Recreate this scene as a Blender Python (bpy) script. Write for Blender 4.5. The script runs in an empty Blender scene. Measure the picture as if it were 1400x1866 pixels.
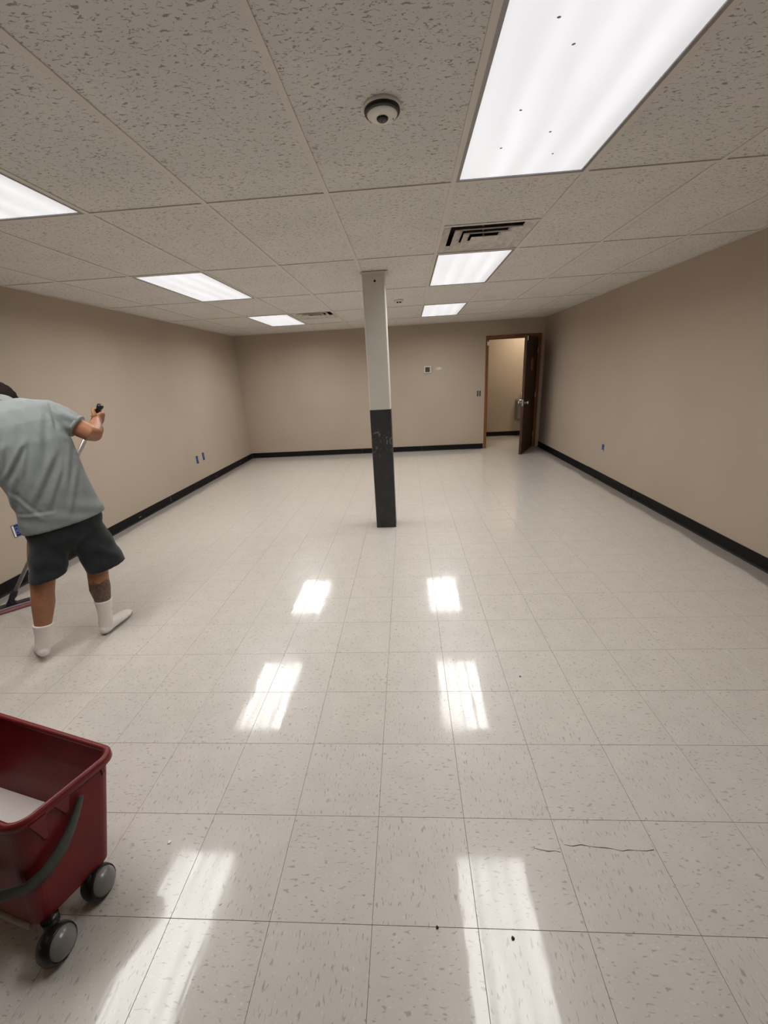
import bpy, bmesh, math, random
import numpy as np
from mathutils import Vector, Matrix

random.seed(7)
rng = np.random.default_rng(7)
scene = bpy.context.scene
C = scene.collection

# ------------------------------------------------------------------ camera
H_CAM = 1.5124
R_RIGHT, R_DOWN, R_FWD = None, None, None
def cam_axes(p, r, y):
    cp, sp, cy, sy, cr, sr = math.cos(p), math.sin(p), math.cos(y), math.sin(y), math.cos(r), math.sin(r)
    fwd = Vector((sy*cp, cy*cp, sp)); right = Vector((cy, -sy, 0)); down = fwd.cross(right)
    return cr*right + sr*down, cr*down - sr*right, fwd
FPX = 738.57
R_RIGHT, R_DOWN, R_FWD = cam_axes(-0.3264, 0.0550, -0.0684)
cam_data = bpy.data.cameras.new('camera')
cam_data.sensor_fit = 'HORIZONTAL'; cam_data.sensor_width = 36.0
cam_data.lens = FPX / 1400 * 36.0
cam_data.clip_start = 0.02
cam = bpy.data.objects.new('camera', cam_data); C.objects.link(cam)
m = Matrix((R_RIGHT, -R_DOWN, -R_FWD)).transposed().to_4x4()
m.translation = (0, 0, H_CAM)
cam.matrix_world = m
scene.camera = cam

# ------------------------------------------------------------------ world, exposure
w = bpy.data.worlds.new('world'); scene.world = w; w.use_nodes = True
w.node_tree.nodes['Background'].inputs[0].default_value = (0.02, 0.02, 0.02, 1)
w.node_tree.nodes['Background'].inputs[1].default_value = 0.0
scene.view_settings.view_transform = 'Standard'; scene.view_settings.look = 'None'
scene.view_settings.exposure = 0.0; scene.view_settings.gamma = 1.0
scene.view_settings.use_curve_mapping = False
scene.cycles.use_denoising = True
scene.cycles.max_bounces = 7; scene.cycles.diffuse_bounces = 5; scene.cycles.glossy_bounces = 3
scene.cycles.caustics_reflective = False; scene.cycles.caustics_refractive = False
scene.cycles.use_adaptive_sampling = True; scene.cycles.adaptive_threshold = 0.07; scene.cycles.adaptive_min_samples = 12
scene.cycles.sample_clamp_indirect = 8.0
TUBE_W = 5.8            # watts of each fluorescent tube strip
HALL_W = 24.0

# ------------------------------------------------------------------ room numbers (metres)
XL, XR, YB, YF, H = -3.257, 2.589, 8.248, -4.2, 2.3571
TILE = 0.3048; FX, FY = -0.1503, 1.334
CX, CY, PW, PL = -0.3545, 2.3493, 0.6096, 1.2192
WT = 0.12               # wall thickness
HALL_Y = 9.77
DX0, DX1, DZ = 1.560, 2.472, 2.035      # door opening

# ------------------------------------------------------------------ material helpers
MATS = {}
def srgb(r, g, b):
    f = lambda c: (c/255/12.92) if c/255 <= 0.04045 else ((c/255+0.055)/1.055)**2.4
    return (f(r), f(g), f(b), 1)
class NT:
    def __init__(s, name):
        s.m = bpy.data.materials.new(name); s.m.use_nodes = True
        s.t = s.m.node_tree; s.b = s.t.nodes['Principled BSDF']; MATS[name] = s.m
    def n(s, typ, **kw):
        nd = s.t.nodes.new(typ)
        for k, v in kw.items():
            if isinstance(k, str) and k.startswith('i_'):
                nd.inputs[k[2:].replace('_', ' ')].default_value = v
            else: setattr(nd, k, v)
        return nd
    def l(s, a, b): s.t.links.new(a, b)
    def ramp(s, src, stops, interp='LINEAR'):
        r = s.n('ShaderNodeValToRGB'); r.color_ramp.interpolation = interp
        e = r.color_ramp.elements
        while len(e) < len(stops): e.new(0.5)
        for el, (p, c) in zip(e, stops):
            el.position = p; el.color = c if len(c) == 4 else (*c, 1)
        s.l(src, r.inputs[0]); return r
    def mix(s, fac, a, b, mode='MIX'):
        x = s.n('ShaderNodeMix', data_type='RGBA', blend_type=mode)
        for v, i in ((fac, 0), (a, 6), (b, 7)):
            if hasattr(v, 'links') or isinstance(v, bpy.types.NodeSocket): s.l(v, x.inputs[i])
            else: x.inputs[i].default_value = v
        return x.outputs[2]
    def math(s, op, a, b=None, clamp=False):
        x = s.n('ShaderNodeMath', operation=op, use_clamp=clamp)
        for v, i in ((a, 0), (b, 1)):
            if v is None: continue
            if isinstance(v, bpy.types.NodeSocket): s.l(v, x.inputs[i])
            else: x.inputs[i].default_value = v
        return x.outputs[0]
    def bump(s, h, strength, dist, target='Normal'):
        b = s.n('ShaderNodeBump'); b.inputs['Strength'].default_value = strength; b.inputs['Distance'].default_value = dist
        s.l(h, b.inputs['Height']); s.l(b.outputs[0], s.b.inputs[target]); return b
    def set(s, **kw):
        for k, v in kw.items(): s.b.inputs[k.replace('_', ' ')].default_value = v
def coords(t, out='Object', scale=(1, 1, 1), loc=(0, 0, 0), rot=(0, 0, 0)):
    tc = t.n('ShaderNodeTexCoord'); mp = t.n('ShaderNodeMapping')
    t.l(tc.outputs[out], mp.inputs[0])
    mp.inputs['Scale'].default_value = scale; mp.inputs['Location'].default_value = loc; mp.inputs['Rotation'].default_value = rot
    return mp.outputs[0]
def noise(t, vec, scale, detail=2, rough=0.5, dist=0.0):
    n = t.n('ShaderNodeTexNoise'); t.l(vec, n.inputs['Vector'])
    n.inputs['Scale'].default_value = scale; n.inputs['Detail'].default_value = detail
    n.inputs['Roughness'].default_value = rough; n.inputs['Distortion'].default_value = dist
    return n.outputs[0]
def simple(name, col, rough=0.5, metal=0.0, var=0.06, nscale=30, bump=0.0, spec=0.5, **kw):
    """plain paint / plastic / metal with a little mottling and fine relief"""
    t = NT(name); v = coords(t)
    n = noise(t, v, nscale, 4)
    d = [c*(1-var) for c in col[:3]]; e = [min(1, c*(1+var)) for c in col[:3]]
    r = t.ramp(n, [(0.3, d), (0.7, e)]); t.l(r.outputs[0], t.b.inputs['Base Color'])
    t.set(Roughness=rough, Metallic=metal); t.b.inputs['Specular IOR Level'].default_value = spec
    if bump: t.bump(n, 0.5, bump)
    for k, val in kw.items(): t.b.inputs[k.replace('_', ' ')].default_value = val
    return t.m

# walls: eggshell tan paint with orange-peel roller texture
t = NT('wall_paint'); v = coords(t)
big = noise(t, v, 1.3, 1)
r = t.ramp(big, [(0.3, srgb(172, 158, 142)), (0.7, srgb(177, 163, 147))]); t.l(r.outputs[0], t.b.inputs['Base Color'])
t.set(Roughness=0.55); t.b.inputs['Specular IOR Level'].default_value = 0.3

# floor tile: vinyl composition tile, dashes along the tile's own grain (UV in metres), waxed
t = NT('vinyl_tile'); uv = coords(t, 'UV')
mp1 = t.n('ShaderNodeMapping'); t.l(uv, mp1.inputs[0]); mp1.inputs['Scale'].default_value = (140, 46, 1)
n1 = noise(t, mp1.outputs[0], 1.0, 1.5, 0.5, 0.35)
mp2 = t.n('ShaderNodeMapping'); t.l(uv, mp2.inputs[0]); mp2.inputs['Scale'].default_value = (190, 75, 1); mp2.inputs['Location'].default_value = (31, 7, 0)
n2 = noise(t, mp2.outputs[0], 1.0, 1, 0.5, 0.3)
cloud = noise(t, uv, 9, 2)
base = t.ramp(cloud, [(0.25, srgb(200, 194, 186)), (0.75, srgb(207, 201, 193))]).outputs[0]
dash = t.ramp(n1, [(0.62, (0, 0, 0)), (0.69, (1, 1, 1))]).outputs[0]
pale = t.ramp(n2, [(0.66, (0, 0, 0)), (0.73, (1, 1, 1))]).outputs[0]
c1 = t.mix(t.math('MULTIPLY', dash, 0.75), base, srgb(158, 149, 138))
c2 = t.mix(t.math('MULTIPLY', pale, 0.5), c1, srgb(226, 221, 214))
oi = t.n('ShaderNodeAttribute', attribute_name='tone', attribute_type='GEOMETRY')
# unwaxed, dirt-greyed strip along the side walls with a wandering edge
geo = t.n('ShaderNodeNewGeometry'); sx = t.n('ShaderNodeSeparateXYZ'); t.l(geo.outputs['Position'], sx.inputs[0])
wob = noise(t, geo.outputs['Position'], 2.2, 3)
dl = t.math('SUBTRACT', sx.outputs[0], XL); dr = t.math('SUBTRACT', XR, sx.outputs[0])
dm = t.math('MINIMUM', dl, dr)
edge = t.math('SUBTRACT', dm, t.math('ADD', t.math('MULTIPLY', wob, 0.16), 0.045))
em = t.ramp(edge, [(0.0, (1, 1, 1)), (0.018, (0, 0, 0))]).outputs[0]
dirt = t.mix(t.math('MULTIPLY', em, 0.85), c2, srgb(142, 135, 128))
t.l(dirt, t.b.inputs['Base Color'])
wv = t.n('ShaderNodeMapping'); t.l(geo.outputs['Position'], wv.inputs[0]); wv.inputs['Scale'].default_value = (9, 2.2, 1)
stroke = noise(t, wv.outputs[0], 1.0, 3, 0.6)
t.set(Roughness=0.34); t.b.inputs['Specular IOR Level'].default_value = 0.35
t.b.inputs['Coat Weight'].default_value = 0.9; t.b.inputs['Coat IOR'].default_value = 1.41
cr = t.ramp(stroke, [(0.33, (0.04,)*3), (0.72, (0.135,)*3)]).outputs[0]
crm = t.mix(em, cr, (0.4, 0.4, 0.4, 1)); t.l(crm, t.b.inputs['Coat Roughness'])
b = t.n('ShaderNodeBump'); b.inputs['Strength'].default_value = 0.30; b.inputs['Distance'].default_value = 0.0020
t.l(stroke, b.inputs['Height']); t.l(b.outputs[0], t.b.inputs['Coat Normal'])

# ceiling panel: fissured mineral fibre
t = NT('mineral_panel'); v = coords(t, 'UV')
mpa = t.n('ShaderNodeMapping'); t.l(v, mpa.inputs[0]); mpa.inputs['Scale'].default_value = (50, 112, 1)
f1 = noise(t, mpa.outputs[0], 1.0, 2.5, 0.55, 0.9)
mpb = t.n('ShaderNodeMapping'); t.l(v, mpb.inputs[0]); mpb.inputs['Scale'].default_value = (150, 210, 1)
f2 = noise(t, mpb.outputs[0], 1.0, 2, 0.5, 0.4)
fi = t.ramp(f1, [(0.595, (0, 0, 0)), (0.63, (1, 1, 1))]).outputs[0]
pin = t.ramp(f2, [(0.66, (0, 0, 0)), (0.71, (1, 1, 1))]).outputs[0]
hole_shade = t.math('MAXIMUM', fi, t.math('MULTIPLY', pin, 0.7))
pc = t.ramp(noise(t, v, 3, 3), [(0.3, srgb(214, 212, 208)), (0.7, srgb(221, 219, 215))]).outputs[0]
t.l(t.mix(t.math('MULTIPLY', hole_shade, 0.66), pc, srgb(112, 104, 96)), t.b.inputs['Base Color'])  # shade inside the fissures and pinholes, painted as darker colour on flat panels
t.set(Roughness=0.95); t.b.inputs['Specular IOR Level'].default_value = 0.1


simple('tee_white', srgb(216, 210, 203), 0.5, var=0.02)
simple('plenum', srgb(90, 86, 80), 0.9)
simple('scuff_grey', srgb(128, 124, 118), 0.7, var=0.2)
simple('slab_dark', srgb(118, 108, 95), 0.8)
simple('rubber_black', srgb(14, 13, 13), 0.55, var=0.2, nscale=18, spec=0.25)
simple('column_white', srgb(205, 200, 192), 0.4, var=0.03, nscale=6, bump=0.0004)
t = NT('column_black'); v = coords(t)
n = noise(t, v, 9, 4); r = t.ramp(n, [(0.3, srgb(34, 35, 35)), (0.75, srgb(50, 51, 51))])
sc = noise(t, coords(t, scale=(26, 26, 16)), 1.0, 5, 0.7, 1.4)
ms = t.ramp(sc, [(0.565, (0, 0, 0)), (0.62, (1, 1, 1))]).outputs[0]
sep = t.n('ShaderNodeSeparateXYZ'); t.l(coords(t), sep.inputs[0])
zone = t.ramp(sep.outputs[2], [(0.72, (0, 0, 0)), (0.86, (1, 1, 1)), (0.99, (1, 1, 1)), (1.0, (0, 0, 0))]).outputs[0]
t.l(t.mix(t.math('MULTIPLY', t.math('MULTIPLY', ms, zone), 0.75), r.outputs[0], srgb(132, 130, 124)), t.b.inputs['Base Color'])
t.set(Roughness=0.5)
def wood(name, a, b_, rough=0.4):
    t = NT(name); v = coords(t, scale=(14, 14, 1.1)); n = noise(t, v, 2.0, 6, 0.6, 1.0)
    r = t.ramp(n, [(0.3, a), (0.7, b_)]); t.l(r.outputs[0], t.b.inputs['Base Color']); t.set(Roughness=rough); t.bump(n, 0.2, 0.0008)
wood('door_wood', srgb(56, 34, 20), srgb(78, 49, 30))
wood('casing_wood', srgb(108, 66, 34), srgb(136, 85, 46))
simple('satin_steel', srgb(190, 186, 180), 0.28, 0.9)
simple('dull_steel', srgb(150, 148, 146), 0.4, 0.6)
simple('white_plastic', srgb(226, 222, 214), 0.4, var=0.02)
simple('cream_plastic', srgb(198, 190, 177), 0.45, var=0.03)
simple('black_plastic', srgb(20, 20, 20), 0.35, var=0.1)
simple('lens_black', srgb(6, 6, 7), 0.08, var=0.0)
simple('blue_plastic', srgb(66, 88, 150), 0.5, var=0.1)
simple('dark_cavity', srgb(34, 30, 28), 0.8)
simple('grey_screen', srgb(70, 72, 74), 0.25, var=0.05)
simple('sign_brown', srgb(150, 120, 92), 0.5)
simple('duct_dark', srgb(22, 21, 20), 0.9)
t = NT('vent_metal'); v = coords(t); n = noise(t, v, 16, 5, 0.65)
r = t.ramp(n, [(0.36, srgb(192, 184, 174)), (0.60, srgb(216, 211, 204))]); t.l(r.outputs[0], t.b.inputs['Base Color']); t.set(Roughness=0.5)
# red bucket
t = NT('red_plastic'); v = coords(t); n = noise(t, v, 12, 5)
r = t.ramp(n, [(0.3, srgb(106, 22, 22)), (0.7, srgb(122, 28, 27))]); t.l(r.outputs[0], t.b.inputs['Base Color']); t.set(Roughness=0.42); t.bump(noise(t, v, 220, 2), 0.15, 0.0006)
simple('bail_grey', srgb(62, 66, 58), 0.45, var=0.15)
simple('skid_grey', srgb(150, 138, 122), 0.6, var=0.15)
simple('wheel_grey', srgb(120, 118, 116), 0.25, var=0.06)
simple('finish_liquid', srgb(226, 220, 214), 0.15, var=0.03, nscale=14)
simple('wax_white', srgb(240, 238, 234), 0.2, var=0.0)
simple('speck_grey', srgb(150, 146, 142), 0.8)
simple('crumb_dark', srgb(50, 44, 40), 0.8)
# person
t = NT('skin'); v = coords(t)
n = noise(t, v, 35, 4); r = t.ramp(n, [(0.3, srgb(146, 98, 70)), (0.7, srgb(160, 110, 80))]).outputs[0]
sep = t.n('ShaderNodeSeparateXYZ'); t.l(v, sep.inputs[0])
tn = noise(t, v, 26, 5, 0.7, 0.8)
zed = t.math('ADD', sep.outputs[2], t.math('MULTIPLY', t.math('SUBTRACT', tn, 0.5), 0.16))
ta = t.ramp(zed, [(0.0, (1, 1, 1)), (0.370, (1, 1, 1)), (0.378, (0, 0, 0))]).outputs[0]
sr_ = t.ramp(sep.outputs[0], [(0.03, (0, 0, 0)), (0.04, (1, 1, 1))]).outputs[0]
ink = t.ramp(noise(t, v, 70, 4, 0.6, 0.5), [(0.40, srgb(60, 48, 42)), (0.62, srgb(104, 80, 66))]).outputs[0]
t.l(t.mix(t.math('MULTIPLY', t.math('MULTIPLY', ta, sr_), 0.9), r, ink), t.b.inputs['Base Color'])
t.set(Roughness=0.5); 
def cloth(name, a, b_, ws=900):
    t = NT(name); v = coords(t); n = noise(t, v, 20, 5); fine = noise(t, v, ws, 2)
    r = t.ramp(n, [(0.3, a), (0.7, b_)]); t.l(r.outputs[0], t.b.inputs['Base Color']); t.set(Roughness=0.9)
    t.b.inputs['Specular IOR Level'].default_value = 0.15; t.b.inputs['Sheen Weight'].default_value = 0.15
    t.bump(fine, 0.3, 0.0008)
cloth('shirt_knit', srgb(116, 121, 120), srgb(126, 131, 130))
cloth('shorts_fabric', srgb(36, 40, 42), srgb(46, 50, 52))
t = NT('sock_cotton'); v = coords(t); n = noise(t, v, 400, 2)
sep = t.n('ShaderNodeSeparateXYZ'); t.l(v, sep.inputs[0])
so = t.ramp(t.math('ADD', sep.outputs[2], t.math('MULTIPLY', noise(t, v, 25, 3), 0.012)), [(0.020, srgb(150, 146, 146)), (0.030, srgb(226, 220, 214))]).outputs[0]
t.l(so, t.b.inputs['Base Color']); t.set(Roughness=0.95); t.bump(n, 0.3, 0.001)
simple('hair_dark', srgb(26, 18, 14), 0.85, var=0.3, nscale=120, bump=0.003, spec=0.15)
simple('eye_white', srgb(225, 222, 216), 0.2, var=0.0)
simple('pole_metal', srgb(196, 194, 190), 0.3, 0.75)
t = NT('mop_pad'); v = coords(t); n = noise(t, v, 300, 3); r = t.ramp(n, [(0.3, srgb(140, 88, 92)), (0.7, srgb(176, 122, 124))])
t.l(r.outputs[0], t.b.inputs['Base Color']); t.set(Roughness=0.95); t.bump(n, 0.8, 0.003)
simple('mop_frame', srgb(168, 164, 170), 0.4, 0.3)
simple('violet_plastic', srgb(40, 34, 50), 0.4)
# lit diffuser: acrylic lens with the tubes showing as soft bands
t = NT('lit_diffuser'); v = coords(t); sep = t.n('ShaderNodeSeparateXYZ'); t.l(v, sep.inputs[0])
band = t.math('SINE', t.math('MULTIPLY', sep.outputs[0], 2*math.pi/0.15))
bb = t.math('ADD', t.math('MULTIPLY', band, 0.04), 0.76)
lowf = noise(t, coords(t, scale=(9, 1.2, 1)), 1.0, 3)
bb = t.math('ADD', bb, t.math('MULTIPLY', t.math('SUBTRACT', lowf, 0.5), 0.22))
ax = t.math('ABSOLUTE', sep.outputs[0]); fall = t.ramp(ax, [(0.20, (1, 1, 1)), (0.29, (0.84,)*3)]).outputs[0]
prism = t.n('ShaderNodeTexChecker'); t.l(coords(t, scale=(160, 160, 1), rot=(0, 0, 0.785)), prism.inputs[0]); prism.inputs['Scale'].default_value = 1.0
bb = t.math('MULTIPLY', bb, fall)
bb = t.math('ADD', bb, t.math('MULTIPLY', prism.outputs[1], 0.02))
t.b.inputs['Base Color'].default_value = (0.4, 0.4, 0.4, 1)
t.b.inputs['Emission Color'].default_value = (0.97, 0.97, 1.0, 1); t.l(bb, t.b.inputs['Emission Strength']); t.set(Roughness=0.35)

# ------------------------------------------------------------------ mesh helpers
def tag(o, label=None, cat=None, group=None, kind=None):
    if label: o['label'] = label
    if cat: o['category'] = cat
    if group: o['group'] = group
    if kind: o['kind'] = kind
    return o
def obj(name, me, mat=None, parent=None, loc=(0, 0, 0), rot=(0, 0, 0)):
    o = bpy.data.objects.new(name, me); C.objects.link(o)
    if mat and me is not None and not me.materials: me.materials.append(MATS[mat])
    o.location = loc; o.rotation_euler = rot
    if parent: o.parent = parent
    return o
def empty(name, loc=(0, 0, 0), rz=0.0):
    o = bpy.data.objects.new(name, None); C.objects.link(o); o.empty_display_size = 0.1
    o.location = loc; o.rotation_euler = (0, 0, rz); return o
def done(bm, name, smooth=False):
    bmesh.ops.recalc_face_normals(bm, faces=bm.faces)
    me = bpy.data.meshes.new(name); bm.to_mesh(me); bm.free()
    if smooth:
        for p in me.polygons: p.use_smooth = True
    return me
def box_bm(bm, x0, x1, y0, y1, z0, z1, bev=0.0, seg=2):
    r = bmesh.ops.create_cube(bm, size=1.0)
    vs = r['verts']
    for v in vs:
        v.co = Vector(((x0+x1)/2 + v.co.x*(x1-x0), (y0+y1)/2 + v.co.y*(y1-y0), (z0+z1)/2 + v.co.z*(z1-z0)))
    if bev > 0:
        es = list({e for v in vs for e in v.link_edges})
        bmesh.ops.bevel(bm, geom=es, offset=bev, segments=seg, affect='EDGES', profile=0.5)
    return bm
def box(name, x0, x1, y0, y1, z0, z1, bev=0.0, seg=2):
    return done(box_bm(bmesh.new(), x0, x1, y0, y1, z0, z1, bev, seg), name)
def lathe_bm(bm, prof, seg=32, cx=0, cy=0):
    rings = []
    for r, z in prof:
        if r < 1e-6: rings.append([bm.verts.new((cx, cy, z))])
        else: rings.append([bm.verts.new((cx+r*math.cos(2*math.pi*i/seg), cy+r*math.sin(2*math.pi*i/seg), z)) for i in range(seg)])
    for a, b_ in zip(rings, rings[1:]):
        for i in range(seg):
            j = (i+1) % seg
            if len(a) == 1 and len(b_) == 1: continue
            if len(a) == 1: bm.faces.new((a[0], b_[j], b_[i]))
            elif len(b_) == 1: bm.faces.new((a[i], a[j], b_[0]))
            else: bm.faces.new((a[i], a[j], b_[j], b_[i]))
    return bm
def lathe(name, prof, seg=32): return done(lathe_bm(bmesh.new(), prof, seg), name, True)
def loft_bm(bm, rings, cap=True):
    """rings: list of lists of equal length of points"""
    vr = [[bm.verts.new(p) for p in r] for r in rings]; n = len(vr[0])
    for a, b_ in zip(vr, vr[1:]):
        for i in range(n):
            j = (i+1) % n; bm.faces.new((a[i], a[j], b_[j], b_[i]))
    if cap: bm.faces.new(vr[0][::-1]); bm.faces.new(vr[-1])
    return bm
def tube_bm(bm, pts, rad, seg=16, ref=(0.3, 1, 0.2), cap=True, round_ends=False):
    """tube along pts; rad: number, list of numbers or list of (ru, rv)"""
    pts = [Vector(p) for p in pts]; n = len(pts)
    if not isinstance(rad, (list, tuple)): rad = [rad]*n
    rad = [(q, q) if not isinstance(q, (list, tuple)) else q for q in rad]
    rings = []; ref = Vector(ref).normalized()
    for i, p in enumerate(pts):
        tan = (pts[min(i+1, n-1)] - pts[max(i-1, 0)]).normalized()
        u = (ref - tan*ref.dot(tan)).normalized(); v = tan.cross(u)
        mk = lambda c, k: [c + u*(math.cos(2*math.pi*s/seg)*rad[i][0]*k) + v*(math.sin(2*math.pi*s/seg)*rad[i][1]*k) for s in range(seg)]
        if round_ends and i == 0:
            for a in (0.35, 0.75, 1.15): rings.append(mk(p - tan*rad[i][0]*math.cos(a), math.sin(a)))
        rings.append(mk(p, 1.0))
        if round_ends and i == n-1:
            for a in (1.15, 0.75, 0.35): rings.append(mk(p + tan*rad[i][0]*math.cos(a), math.sin(a)))
    return loft_bm(bm, rings, cap)
def tube(name, pts, rad, seg=16, **kw): return done(tube_bm(bmesh.new(), pts, rad, seg, **kw), name, True)
def sphere_bm(bm, c, r, seg=24, rz=0.0, rx=0.0):
    q = bmesh.ops.create_uvsphere(bm, u_segments=seg, v_segments=seg//2, radius=1.0)
    M = Matrix.Translation(c) @ Matrix.Rotation(rz, 4, 'Z') @ Matrix.Rotation(rx, 4, 'X') @ Matrix.Diagonal((*r, 1))
    bmesh.ops.transform(bm, matrix=M, verts=q['verts']); return bm
def project(p):
    d = Vector(p) - Vector((0, 0, H_CAM)); z = d.dot(R_FWD)
    return (700 + FPX*d.dot(R_RIGHT)/z, 933 + FPX*d.dot(R_DOWN)/z, z)

# ================================================================== SETTING
# ---- floor: slab + tiles
floor = tag(obj('floor', box('floor', XL-WT, XR+WT, YF-WT, YB+WT, -0.12, -0.003), 'slab_dark'),
            'waxed floor of cream speckled square vinyl tiles', 'floor', kind='structure')
GAP = 0.0006
def tile_geo(x0, x1, y0, y1, uvo, swap, verts, faces, uvs):
    """a tile with a small eased edge, top at z=0; coordinates relative to (0,0)"""
    b_ = 0.0004; k = len(verts)
    verts += [(x0, y0, -0.003), (x1, y0, -0.003), (x1, y1, -0.003), (x0, y1, -0.003),
              (x0, y0, -b_*0.7), (x1, y0, -b_*0.7), (x1, y1, -b_*0.7), (x0, y1, -b_*0.7),
              (x0+b_, y0+b_, 0), (x1-b_, y0+b_, 0), (x1-b_, y1-b_, 0), (x0+b_, y1-b_, 0)]
    fs = [(8, 9, 10, 11)] + [(i+4, (i+1) % 4+4, (i+1) % 4+8, i+8) for i in range(4)] + [(i, (i+1) % 4, (i+1) % 4+4, i+4) for i in range(4)]
    for f in fs:
        faces.append(tuple(k+i for i in f))
        for i in f:
            vx, vy, _ = verts[k+i]
            a, c = (vx-uvo[2], vy-uvo[3])
            if swap: a, c = c, a
            uvs.append((a+uvo[0], c+uvo[1]))
def tile_mesh(verts, faces, uvs, name):
    me = bpy.data.meshes.new(name); me.from_pydata(verts, [], faces)
    ul = me.uv_layers.new(name='UVMap'); ul.data.foreach_set('uv', np.array(uvs, dtype=np.float32).ravel())
    me.materials.append(MATS['vinyl_tile']); me.update(); return me
variants = []
hs = TILE/2 - GAP
for k in range(10):
    v_, f_, u_ = [], [], []
    tile_geo(-hs, hs, -hs, hs, (k*3.7+1.1, k*5.3+0.4, 0, 0), False, v_, f_, u_); variants.append(tile_mesh(v_, f_, u_, 'tile'))
cells = []
u0, u1 = math.floor((XL-FX)/TILE), math.ceil((XR-FX)/TILE)
v0, v1 = math.floor((YF-FY)/TILE), math.ceil((YB+WT-FY)/TILE)
for iu in range(u0, u1):
    for iv in range(v0, v1):
        x0, x1 = max(FX+iu*TILE, XL-0.002), min(FX+(iu+1)*TILE, XR+0.002)
        y0, y1 = max(FY+iv*TILE, YF-0.002), min(FY+(iv+1)*TILE, YB+WT)
        if x1-x0 < 0.01 or y1-y0 < 0.01: continue
        if y1 > YB+0.002 and not (x1 > DX0 and x0 < DX1): y1 = YB+0.002
        pts = [project((x, y, 0)) for x, y in ((x0, y0), (x1, y0), (x1, y1), (x0, y1))]
        area = 0.0
        if all(p[2] > 0.25 for p in pts):
            # area of the part in frame, by clipping to the frame rectangle on a coarse sample
            n_in = 0
            for a in range(6):
                for c in range(6):
                    q = project((x0+(x1-x0)*(a+.5)/6, y0+(y1-y0)*(c+.5)/6, 0))
                    n_in += (0 <= q[0] <= 1400 and 0 <= q[1] <= 1866)
            pa = 0.5*abs(sum(pts[i][0]*pts[(i+1) % 4][1]-pts[(i+1) % 4][0]*pts[i][1] for i in range(4)))
            area = pa*n_in/36
        cells.append((area, iu, iv, x0, x1, y0, y1))
cells.sort(key=lambda c: -c[0])
sv, sf, su = [], [], []
tile_at = {}
for i, (area, iu, iv, x0, x1, y0, y1) in enumerate(cells):
    full = (x1-x0 > TILE-0.001 and y1-y0 > TILE-0.001)
    swap = (iu+iv) % 2
    if i < 295 and area > 0:
        cx_, cy_ = (x0+x1)/2, (y0+y1)/2
        if full:
            o = obj('tile', variants[rng.integers(10)], None, floor, (cx_, cy_, 0), (0, 0, math.pi/2*(swap + 2*rng.integers(2))))
        else:
            v_, f_, u_ = [], [], []; hx, hy = (x1-x0)/2-GAP, (y1-y0)/2-GAP
            tile_geo(-hx, hx, -hy, hy, (rng.random()*40, rng.random()*40, 0, 0), swap, v_, f_, u_)
            o = obj('tile', tile_mesh(v_, f_, u_, 'tile'), None, floor, (cx_, cy_, 0))
        tile_at[(iu, iv)] = o
    else:
        tile_geo(x0+GAP, x1-GAP, y0+GAP, y1-GAP, (rng.random()*40, rng.random()*40, x0, y0), swap, sv, sf, su)
rest = obj('tiles', tile_mesh(sv, sf, su, 'tiles'), None, floor); rest['kind'] = 'stuff'
# hairline crack across two tiles
def crack(pts, parent):
    bm = bmesh.new(); o0 = Vector(parent.location); rz = -parent.rotation_euler.z
    pv = []
    for k, (x, y) in enumerate(pts):
        wd = 0.0005 + 0.0004*((k*7) % 3)
        a = Matrix.Rotation(rz, 3, 'Z') @ Vector((x-o0.x, y-wd-o0.y, 0.0004)); c = Matrix.Rotation(rz, 3, 'Z') @ Vector((x-o0.x, y+wd-o0.y, 0.0004))
        pv.append((bm.verts.new(a), bm.verts.new(c)))
    for a, c in zip(pv, pv[1:]): bm.faces.new((a[0], c[0], c[1], a[1]))
    obj('crack', done(bm, 'crack'), 'crumb_dark', parent)
ct = tile_at.get((2, -2))
if ct: crack([(0.475, .948), (0.50, .944), (0.53, .949), (0.555, .945), (0.58, .942), (0.605, .941), (0.63, .938), (0.653, .932), (0.675, .936), (0.698, .935), (0.73, .934), (0.757, .938)], ct)
ct = tile_at.get((1, -2))
if ct: crack([(0.372, .936), (0.395, .931), (0.416, .927), (0.44, .929), (0.455, .925)], ct)

# ---- walls
def wall(name, boxes, label):
    bm = bmesh.new()
    for b_ in boxes: box_bm(bm, *b_)
    return tag(obj(name, done(bm, name), 'wall_paint'), label, 'wall', kind='structure')
ZT = H + 0.16
wall('wall_left', [(XL-WT, XL, YF-WT, YB+WT, -0.003, ZT)], 'long tan painted wall beside the man with the mop')
wall('wall_right', [(XR, XR+WT, YF-WT, YB, -0.003, ZT)], 'long tan painted wall right of the open door')
wall('wall_back', [(XL, DX0-0.02, YB, YB+WT, -0.003, ZT), (DX1+0.02, XR+WT, YB, YB+WT, -0.003, ZT), (DX0-0.02, DX1+0.02, YB, YB+WT, DZ+0.02, ZT)],
     'far tan wall with the doorway and thermostat')
wall('wall_front', [(XL, XR, YF-WT, YF, -0.003, ZT)], 'tan wall behind the camera, out of the picture')
wall('wall_hallway', [(0.6, 4.2, HALL_Y, HALL_Y+WT, -0.003, ZT)], 'tan hallway wall seen through the open doorway')
wall('wall_hallway_left', [(0.6-WT, 0.6, YB+WT, HALL_Y+WT, -0.003, ZT)], 'hallway end wall hidden left of the doorway')
wall('wall_hallway_right', [(4.2, 4.2+WT, YB+WT, HALL_Y+WT, -0.003, ZT)], 'hallway end wall hidden behind the open door')
wall('wall_hallway_near', [(XR+WT, 4.2, YB, YB+WT, -0.003, ZT)], 'hallway side wall hidden beyond the right room wall')
v_, f_, u_ = [], [], []
yy = FY + math.ceil((YB+WT-FY)/TILE)*TILE
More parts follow.
